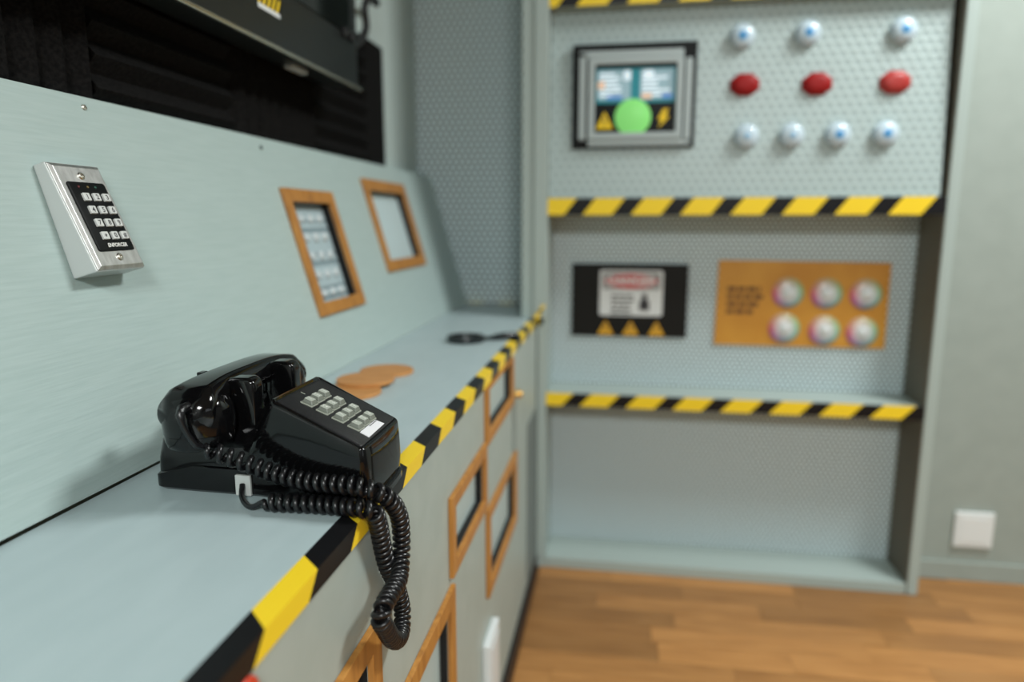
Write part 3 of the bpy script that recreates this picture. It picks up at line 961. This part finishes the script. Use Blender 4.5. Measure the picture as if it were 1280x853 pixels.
def rr3(x0, x1, d, z0, z1, r, k=4, bow=0.0, m=6):
    """rounded plan outline between x0 (rear) and x1 (front); half width follows the body plus d; z0 rear to z1 front"""
    base = rrect(x0, x1, -0.05, 0.05, r, k)
    pts = []
    n = len(base)
    for i, p in enumerate(base):
        pts.append(p)
        if i % (k + 1) == k:
            q = base[(i + 1) % n]
            for t in range(1, m): pts.append((p[0] + (q[0] - p[0]) * t / m, p[1] + (q[1] - p[1]) * t / m))
    out = []
    for a, b in pts:
        f = (a - x0) / (x1 - x0)
        yy = ycx(a) + (b / 0.05) * (hwf(a) + d)
        if bow and f > 0.5: a = a + bow * (1 - (b / 0.05) ** 2) * (f - 0.5) * 2
        out.append((a, yy, LZ + z0 + (z1 - z0) * f))
    return out


bm = bmesh.new()
# rear block under the handset
loft(bm, [rr3(-0.4600, -0.320, -0.0015, 0.003, 0.003, 0.014),
          rr3(-0.4590, -0.320, -0.0025, 0.030, 0.030, 0.014),
          rr3(-0.4560, -0.320, -0.0050, 0.049, 0.052, 0.014),
          rr3(-0.4480, -0.322, -0.0100, 0.057, 0.062, 0.014),
          rr3(-0.4380, -0.324, -0.0230, 0.065, 0.075, 0.014),
          rr3(-0.4300, -0.326, -0.0290, 0.071, 0.084, 0.012)])
# keypad block, slanted top
loft(bm, [rr3(-0.368, -0.2265, -0.0015, 0.012, 0.0100, 0.008, bow=0.003),
          rr3(-0.362, -0.2255, -0.0015, 0.030, 0.0240, 0.008, bow=0.003),
          rr3(-0.343, -0.2265, -0.0022, 0.070, 0.0460, 0.007, bow=0.0025),
          rr3(-0.3285, -0.2275, -0.0030, 0.0935, 0.0580, 0.006, bow=0.0015),
          rr3(-0.3275, -0.2280, -0.0037, 0.0965, 0.0592, 0.0055, bow=0.0012),
          rr3(-0.3262, -0.2290, -0.0050, 0.0977, 0.0600, 0.005, bow=0.001),
          rr3(-0.3240, -0.2310, -0.0070, 0.0975, 0.0602, 0.004, bow=0.001),
          rr3(-0.3232, -0.2318, -0.0078, 0.0955, 0.0588, 0.004, bow=0.001)])
obj('housing', bm, 'gloss', ph, smooth=38)
bm = bmesh.new()
sk = rr3(-0.4620, -0.2240, 0.0, 0.0, 0.0, 0.014, bow=0.005)
def skz(x): return LZ + 0.0095 + 0.017 * min(1, max(0, (x + 0.462) / 0.05)) ** 0.6 - 0.018 * min(1, max(0, (x + 0.330) / 0.06))
loft(bm, [[(x, y_, LZ) for x, y_, z in rr3(-0.459, -0.227, -0.003, 0, 0, 0.014, bow=0.005)], [(x, y_, LZ + 0.003) for x, y_, z in sk], [(x, y_, skz(x)) for x, y_, z in sk],
          [(x, y_, skz(x) + 0.0012) for x, y_, z in rr3(-0.460, -0.226, -0.002, 0, 0, 0.014, bow=0.005)]])
obj('base_skirt', bm, 'gloss', ph, smooth=38)
# faceplate set into the slanted top
FA = Vector((-0.325, 0.593, LZ + 0.0972)); FD = Vector((0.100, -0.013, -0.0375)).normalized(); FNn = FD.cross(Vector((0, 1, 0))).normalized()
if FNn.z < 0: FNn = -FNn


def fpt(v, y_, t): return FA + FD * v + Vector((0, y_, 0)) + FNn * t


def fmt(v, y_, t): return frame_mtx(fpt(v, y_, t), (0, 1, 0), -FD)


bm = bmesh.new()
fr_ = [(a, 0.0532 - 0.076 * a + b) for a, b in rrect(0.0035, 0.1010, -0.0478, 0.0478, 0.003)]
fri = [(a, 0.0532 - 0.076 * a + b) for a, b in rrect(0.0041, 0.1004, -0.0472, 0.0472, 0.003)]
fr_ = [(a, b + 0.004) for a, b in fr_]; fri = [(a, b + 0.004) for a, b in fri]
loft(bm, [[fpt(a, b, -0.004) for a, b in fr_], [fpt(a, b, -0.0008) for a, b in fr_], [fpt(a, b, -0.0003) for a, b in fri]])
obj('faceplate', bm, 'face', ph, smooth=40)
bm = bmesh.new(); pb = rrect(-0.0067, 0.0067, -0.0068, 0.0068, 0.0008, 2); pbi = rrect(-0.0060, 0.0060, -0.0060, 0.0060, 0.0008, 2)
loft(bm, [[(a, b, 0) for a, b in pb], [(a, b, 0.0010) for a, b in pb], [(a, b, 0.0011) for a, b in pbi]])
rim0 = bm
rim_me = cap_me = None
for i, ch in enumerate(['1', 'ABC 2', 'DEF 3', 'GHI 4', 'JKL 5', 'MNO 6', 'PRS 7', 'TUV 8', 'WXY 9', '*', 'OPER 0', '#']):
    r_, c_ = divmod(i, 3)
    v, y_ = 0.0262 + r_ * 0.0183, 0.0364 + c_ * 0.0161 - r_ * 0.0008
    if rim_me is None: kb = obj('key', rim0, 'key_rim', ph, mtx=fmt(v, y_, -0.0003)); rim_me = kb.data
    else: kb = place('key', rim_me, ph, fmt(v, y_, -0.0003))
    if cap_me is None:
        bm = bmesh.new(); a1 = rrect(-0.0056, 0.0056, -0.0058, 0.0052, 0.0008, 2); a2 = rrect(-0.0046, 0.0046, -0.0034, 0.0048, 0.0008, 2)
        vr = loft(bm, [[(a, b, 0) for a, b in a1], [(a, b, 0.001) for a, b in a1], [(a, b, 0.0041) for a, b in a2]])
        bm.faces.ensure_lookup_table(); bm.faces[-1].material_index = 1
        cap_me = obj('key_cap', bm, ['key', 'key_top'], kb, mtx=fmt(v, y_, 0.0007)).data
    else: place('key_cap', cap_me, kb, fmt(v, y_, 0.0007))
    big = ch.split()[-1]; sm = ch.split()[0] if ' ' in ch else ''
    if sm: text('letters', sm, 0.0028, 'legend', kb, fmt(v - 0.0030, y_, 0.0050))
    text('digit', big, 0.0048, 'legend', kb, fmt(v + (0.0008 if sm else -0.0005), y_, 0.0050), bold=0.0001)
bm = bmesh.new()
cdp = [(0.0885, 0.0268), (0.0992, 0.0258), (0.0985, 0.0705), (0.0885, 0.0690)]
loft(bm, [[fpt(a, b, -0.0003) for a, b in cdp], [fpt(a, b, 0.0003) for a, b in cdp]])
cdo = obj('number_card', bm, 'card', ph); cdo['label'] = 'white blank number card below the keys'
bm = bmesh.new()
for i in range(5):
    y_ = 0.049 + i * 0.004
    f = bm.faces.new([bm.verts.new(fpt(a, b, 0.0005)) for a, b in ((0.0893, y_), (0.0893, y_ + 0.0028), (0.0906, y_ + 0.0028), (0.0906, y_))])
obj('card_print', bm, 'dark_print', cdo)
bm = bmesh.new()
f = bm.faces.new([bm.verts.new(fpt(a, b, -0.0001)) for a, b in ((0.0078, 0.0510), (0.0132, 0.0510), (0.0132, 0.0525), (0.0078, 0.0525))])
obj('small_print', bm, 'key_rim', ph)
# cradle horns either side, front pair and rear pair
for sy in (-1, 1):
    for x0, x1, h in ((-0.383, -0.350, 0.114), (-0.452, -0.432, 0.094)):
        bm = bmesh.new()
        yc_ = 0.663 + sy * 0.041
        hw = 0.0095
        pr = rrect(x0, x1, 0.045, h, 0.0098, 5)
        mid = (x0 + x1) / 2
        loft(bm, [[(mid + (a - mid) * s, yc_ + o_, LZ + 0.045 + (b - 0.045) * (1 if s > 0.95 else 0.985)) for a, b in pr] for s, o_ in ((0.86, -hw), (0.97, -hw + 0.0018), (1.0, -hw + 0.004), (1.0, hw - 0.004), (0.97, hw - 0.0018), (0.86, hw))])
        obj('cradle_horn', bm, 'gloss', ph, smooth=45)
# handset lying across the cradle
HX = -0.396
bm = bmesh.new()
secs = []
for i in range(25):
    f = i / 24
    yv = 0.560 + f * (0.770 - 0.560)
    d = abs(f - 0.5) * 2
    zt = 0.117 - 0.010 * d ** 3.2 - 0.012 * max(0, d - 0.86) / 0.14
    zb = 0.090 - 0.020 * max(0, d - 0.55) / 0.45
    hw = 0.021 + 0.0095 * max(0, (d - 0.42) / 0.58) ** 1.2
    if d > 0.90: hw *= math.sqrt(max(0.05, 1 - ((d - 0.90) / 0.11) ** 2))
    prof = []
    for a, b in rrect(-1, 1, 0, 1, 0.42, 5):
        pz = zb + (zt - zb) * b
        wx = hw * a * (1 - 0.13 * max(0, b - 0.5) * 2)
        prof.append((HX + wx, yv, LZ + pz))
    secs.append(prof)
loft(bm, secs)
for yv in (0.590, 0.742):
    lathe(bm, [(0.0325, 0.068), (0.0330, 0.080), (0.0315, 0.092), (0.0265, 0.101), (0.017, 0.106), (0, 0.107)], 36, Matrix.Translation((HX, yv, LZ)))
hsx = obj('handset', bm, 'gloss', ph, smooth=50)
for yv, nm in ((0.590, 'mouthpiece_cap'), (0.742, 'earpiece_cap')):
    bm = bmesh.new(); lathe(bm, [(0.022, 0.0535), (0.027, 0.0535), (0.0295, 0.0555), (0.0312, 0.061), (0.0318, 0.0674), (0.030, 0.068)], 36, Matrix.Translation((HX, yv, LZ)))
    obj(nm, bm, 'gloss', hsx, smooth=40)
bm = bmesh.new(); box(bm, (HX - 0.0210, 0.622, LZ + 0.1100), (HX - 0.014, 0.632, LZ + 0.1160)); obj('handset_rib', bm, 'gloss', hsx, bevel=0.001)

# coiled cord -----------------------------------------------------------
RC, RW = 0.0064, 0.0028
lead = catmull([(-0.389, 0.560, 0.098), (-0.3875, 0.5505, 0.0975), (-0.3865, 0.5480, 0.090), (-0.384, 0.5520, 0.076), (-0.3805, 0.5580, 0.063)], 6)
axis = [(-0.3785, 0.5680, 0.0570), (-0.3560, 0.5745, 0.0468), (-0.3330, 0.5760, 0.0390), (-0.3120, 0.5755, 0.0330), (-0.285, 0.5725, 0.0290), (-0.257, 0.5700, 0.0288),
        (-0.2335, 0.5680, 0.0285), (-0.2165, 0.5700, 0.0250), (-0.2055, 0.5800, 0.0130), (-0.2035, 0.5990, -0.0095),
        (-0.2045, 0.6085, -0.0330), (-0.2040, 0.6050, -0.0540), (-0.2005, 0.5880, -0.0650), (-0.1985, 0.5730, -0.0660), (-0.1985, 0.5510, -0.0665), (-0.1985, 0.5350, -0.0680), (-0.2000, 0.5330, -0.0780), (-0.2020, 0.5480, -0.0950),
        (-0.2050, 0.5720, -0.1210), (-0.2080, 0.5980, -0.1400), (-0.2120, 0.6230, -0.1460), (-0.2155, 0.6380, -0.1360), (-0.2165, 0.6340, -0.1160), (-0.2165, 0.6190, -0.0900),
        (-0.2165, 0.5990, -0.0620), (-0.2165, 0.5880, -0.0370), (-0.2150, 0.5755, -0.0110), (-0.2150, 0.5640, 0.0070), (-0.2260, 0.5620, 0.0105), (-0.2460, 0.5650, 0.0102),
        (-0.2720, 0.5660, 0.0100), (-0.2980, 0.5650, 0.0100), (-0.3200, 0.5630, 0.0100)]
ax = catmull(axis, 14)
# arc length and pitch along it
acc = [0.0]
for a, b in zip(ax, ax[1:]): acc.append(acc[-1] + (b - a).length)
TOT = acc[-1]
iS = {k: acc[k * 14] for k in range(len(axis))}


def pitch(s):
    if s < iS[3]: return 0.0115 + (0.0085 - 0.0115) * s / iS[3]
    if s < iS[8]: return 0.0085
    if s < iS[10]: return 0.0078
    if s < iS[24]: return 0.0070
    if s < iS[27]: return 0.0074
    return 0.0078


hel = []
t_prev = (ax[1] - ax[0]).normalized(); nv = t_prev.orthogonal().normalized()
s = 0.0; ang = 0.0; j = 0
STEP = 14
while s < TOT:
    while j < len(acc) - 2 and acc[j + 1] < s: j += 1
    f = (s - acc[j]) / max(1e-9, acc[j + 1] - acc[j])
    p = ax[j].lerp(ax[j + 1], f)
    t0 = (ax[j + 1] - ax[max(j - 1, 0)]).normalized(); t1 = (ax[min(j + 2, len(ax) - 1)] - ax[j]).normalized()
    t2 = t0.lerp(t1, f).normalized()
    nv = t_prev.rotation_difference(t2) @ nv; nv = (nv - t2 * nv.dot(t2)).normalized(); t_prev = t2
    bv = t2.cross(nv)
    ramp = min(1, s / 0.004, (TOT - s) / 0.004)
    hel.append(p + (nv * math.cos(ang) + bv * math.sin(ang)) * RC * max(0.15, ramp))
    ang += 2 * math.pi / STEP
    s += pitch(s) / STEP
tail = catmull([hel[-1], (-0.333, 0.565, 0.0035), (-0.345, 0.574, 0.0028), (-0.354, 0.584, 0.006), (-0.3575, 0.5920, 0.0135)], 6)
tail = [tail[i] for i in range(1, len(tail))]
full = lead + hel + tail
bm = bmesh.new(); tube(bm, [Vector(p) + Vector((0, 0, LZ)) for p in full], RW, 8)
obj('coiled_cord', bm, 'cord', ph, smooth=70)
bm = bmesh.new(); tube(bm, [Vector(p) + Vector((0, 0, LZ)) for p in ((-0.390, 0.566, 0.0975), (-0.3885, 0.5535, 0.098), (-0.3870, 0.5485, 0.0935), (-0.3860, 0.5488, 0.087))], [0.0042, 0.0042, 0.0038, 0.0028], 10); obj('strain_relief', bm, 'cord', hsx, smooth=60)
bm = bmesh.new(); box(bm, (-0.3655, 0.5925, LZ + 0.0015), (-0.3495, 0.6035, LZ + 0.0225)); jk = obj('cord_jack', bm, 'clear', ph, bevel=0.0008); jk['label'] = 'grey translucent cord jack'

# ------------------------------------------------------------------ things on the ledge
me = None
for (x, y_, z0), lb in (((-0.412, 1.003, 0.0), 'light wooden disc lying nearest the telephone, partly under another disc'),
                        ((-0.410, 1.062, 0.0059), 'light wooden disc in the middle, lying on the disc beside the telephone'),
                        ((-0.407, 1.158, 0.0), 'light wooden disc lying flat, farthest from the telephone')):
    t = thing('wooden_disc', lb, 'disc', (x, y_, LZ + z0), 'wooden discs on the ledge')
    bm = bmesh.new(); lathe(bm, [(0.0462, 0), (0.047, 0.0006), (0.047, 0.0052), (0.0462, 0.0058), (0, 0.0058)], 48, Matrix.Translation((x, y_, LZ + z0))); obj('disc', bm, 'coaster', t, smooth=30)
mg = thing('magnifying_glass', 'black-handled magnifying glass lying flat at the far end of the ledge', 'magnifier', (-0.34, 1.497, LZ))
bm = bmesh.new(); lathe(bm, [(0.0345, 0.001), (0.041, 0.0), (0.0425, 0.004), (0.0425, 0.010), (0.041, 0.0135), (0.0355, 0.0135), (0.0345, 0.011), (0.0345, 0.001)], 40, Matrix.Translation((-0.340, 1.497, LZ))); obj('rim', bm, 'magnifier', mg, smooth=40)
bm = bmesh.new(); lathe(bm, [(0.0348, 0.005), (0.025, 0.0035), (0, 0.003), ], 40, Matrix.Translation((-0.340, 1.497, LZ)));
lathe(bm, [(0.0348, 0.0055), (0.025, 0.0075), (0, 0.0085), ], 40, Matrix.Translation((-0.340, 1.497, LZ)))
gl = bpy.data.materials.new('lens_glass'); gl.use_nodes = True
gb = gl.node_tree.nodes['Principled BSDF']; gb.inputs['Transmission Weight'].default_value = 1.0; gb.inputs['Roughness'].default_value = 0.02; gb.inputs['IOR'].default_value = 1.45
obj('lens', bm, gl, mg, smooth=50)
bm = bmesh.new(); tube(bm, [Vector((-0.2985, 1.506, LZ + 0.007)), Vector((-0.285, 1.514, LZ + 0.007)), Vector((-0.279, 1.518, LZ + 0.0075)), Vector((-0.262, 1.529, LZ + 0.0085)), Vector((-0.236, 1.546, LZ + 0.0085)), Vector((-0.229, 1.5505, LZ + 0.008))], [0.0045, 0.0045, 0.0068, 0.0085, 0.0085, 0.006], 14)
obj('handle', bm, 'magnifier', mg, smooth=40)
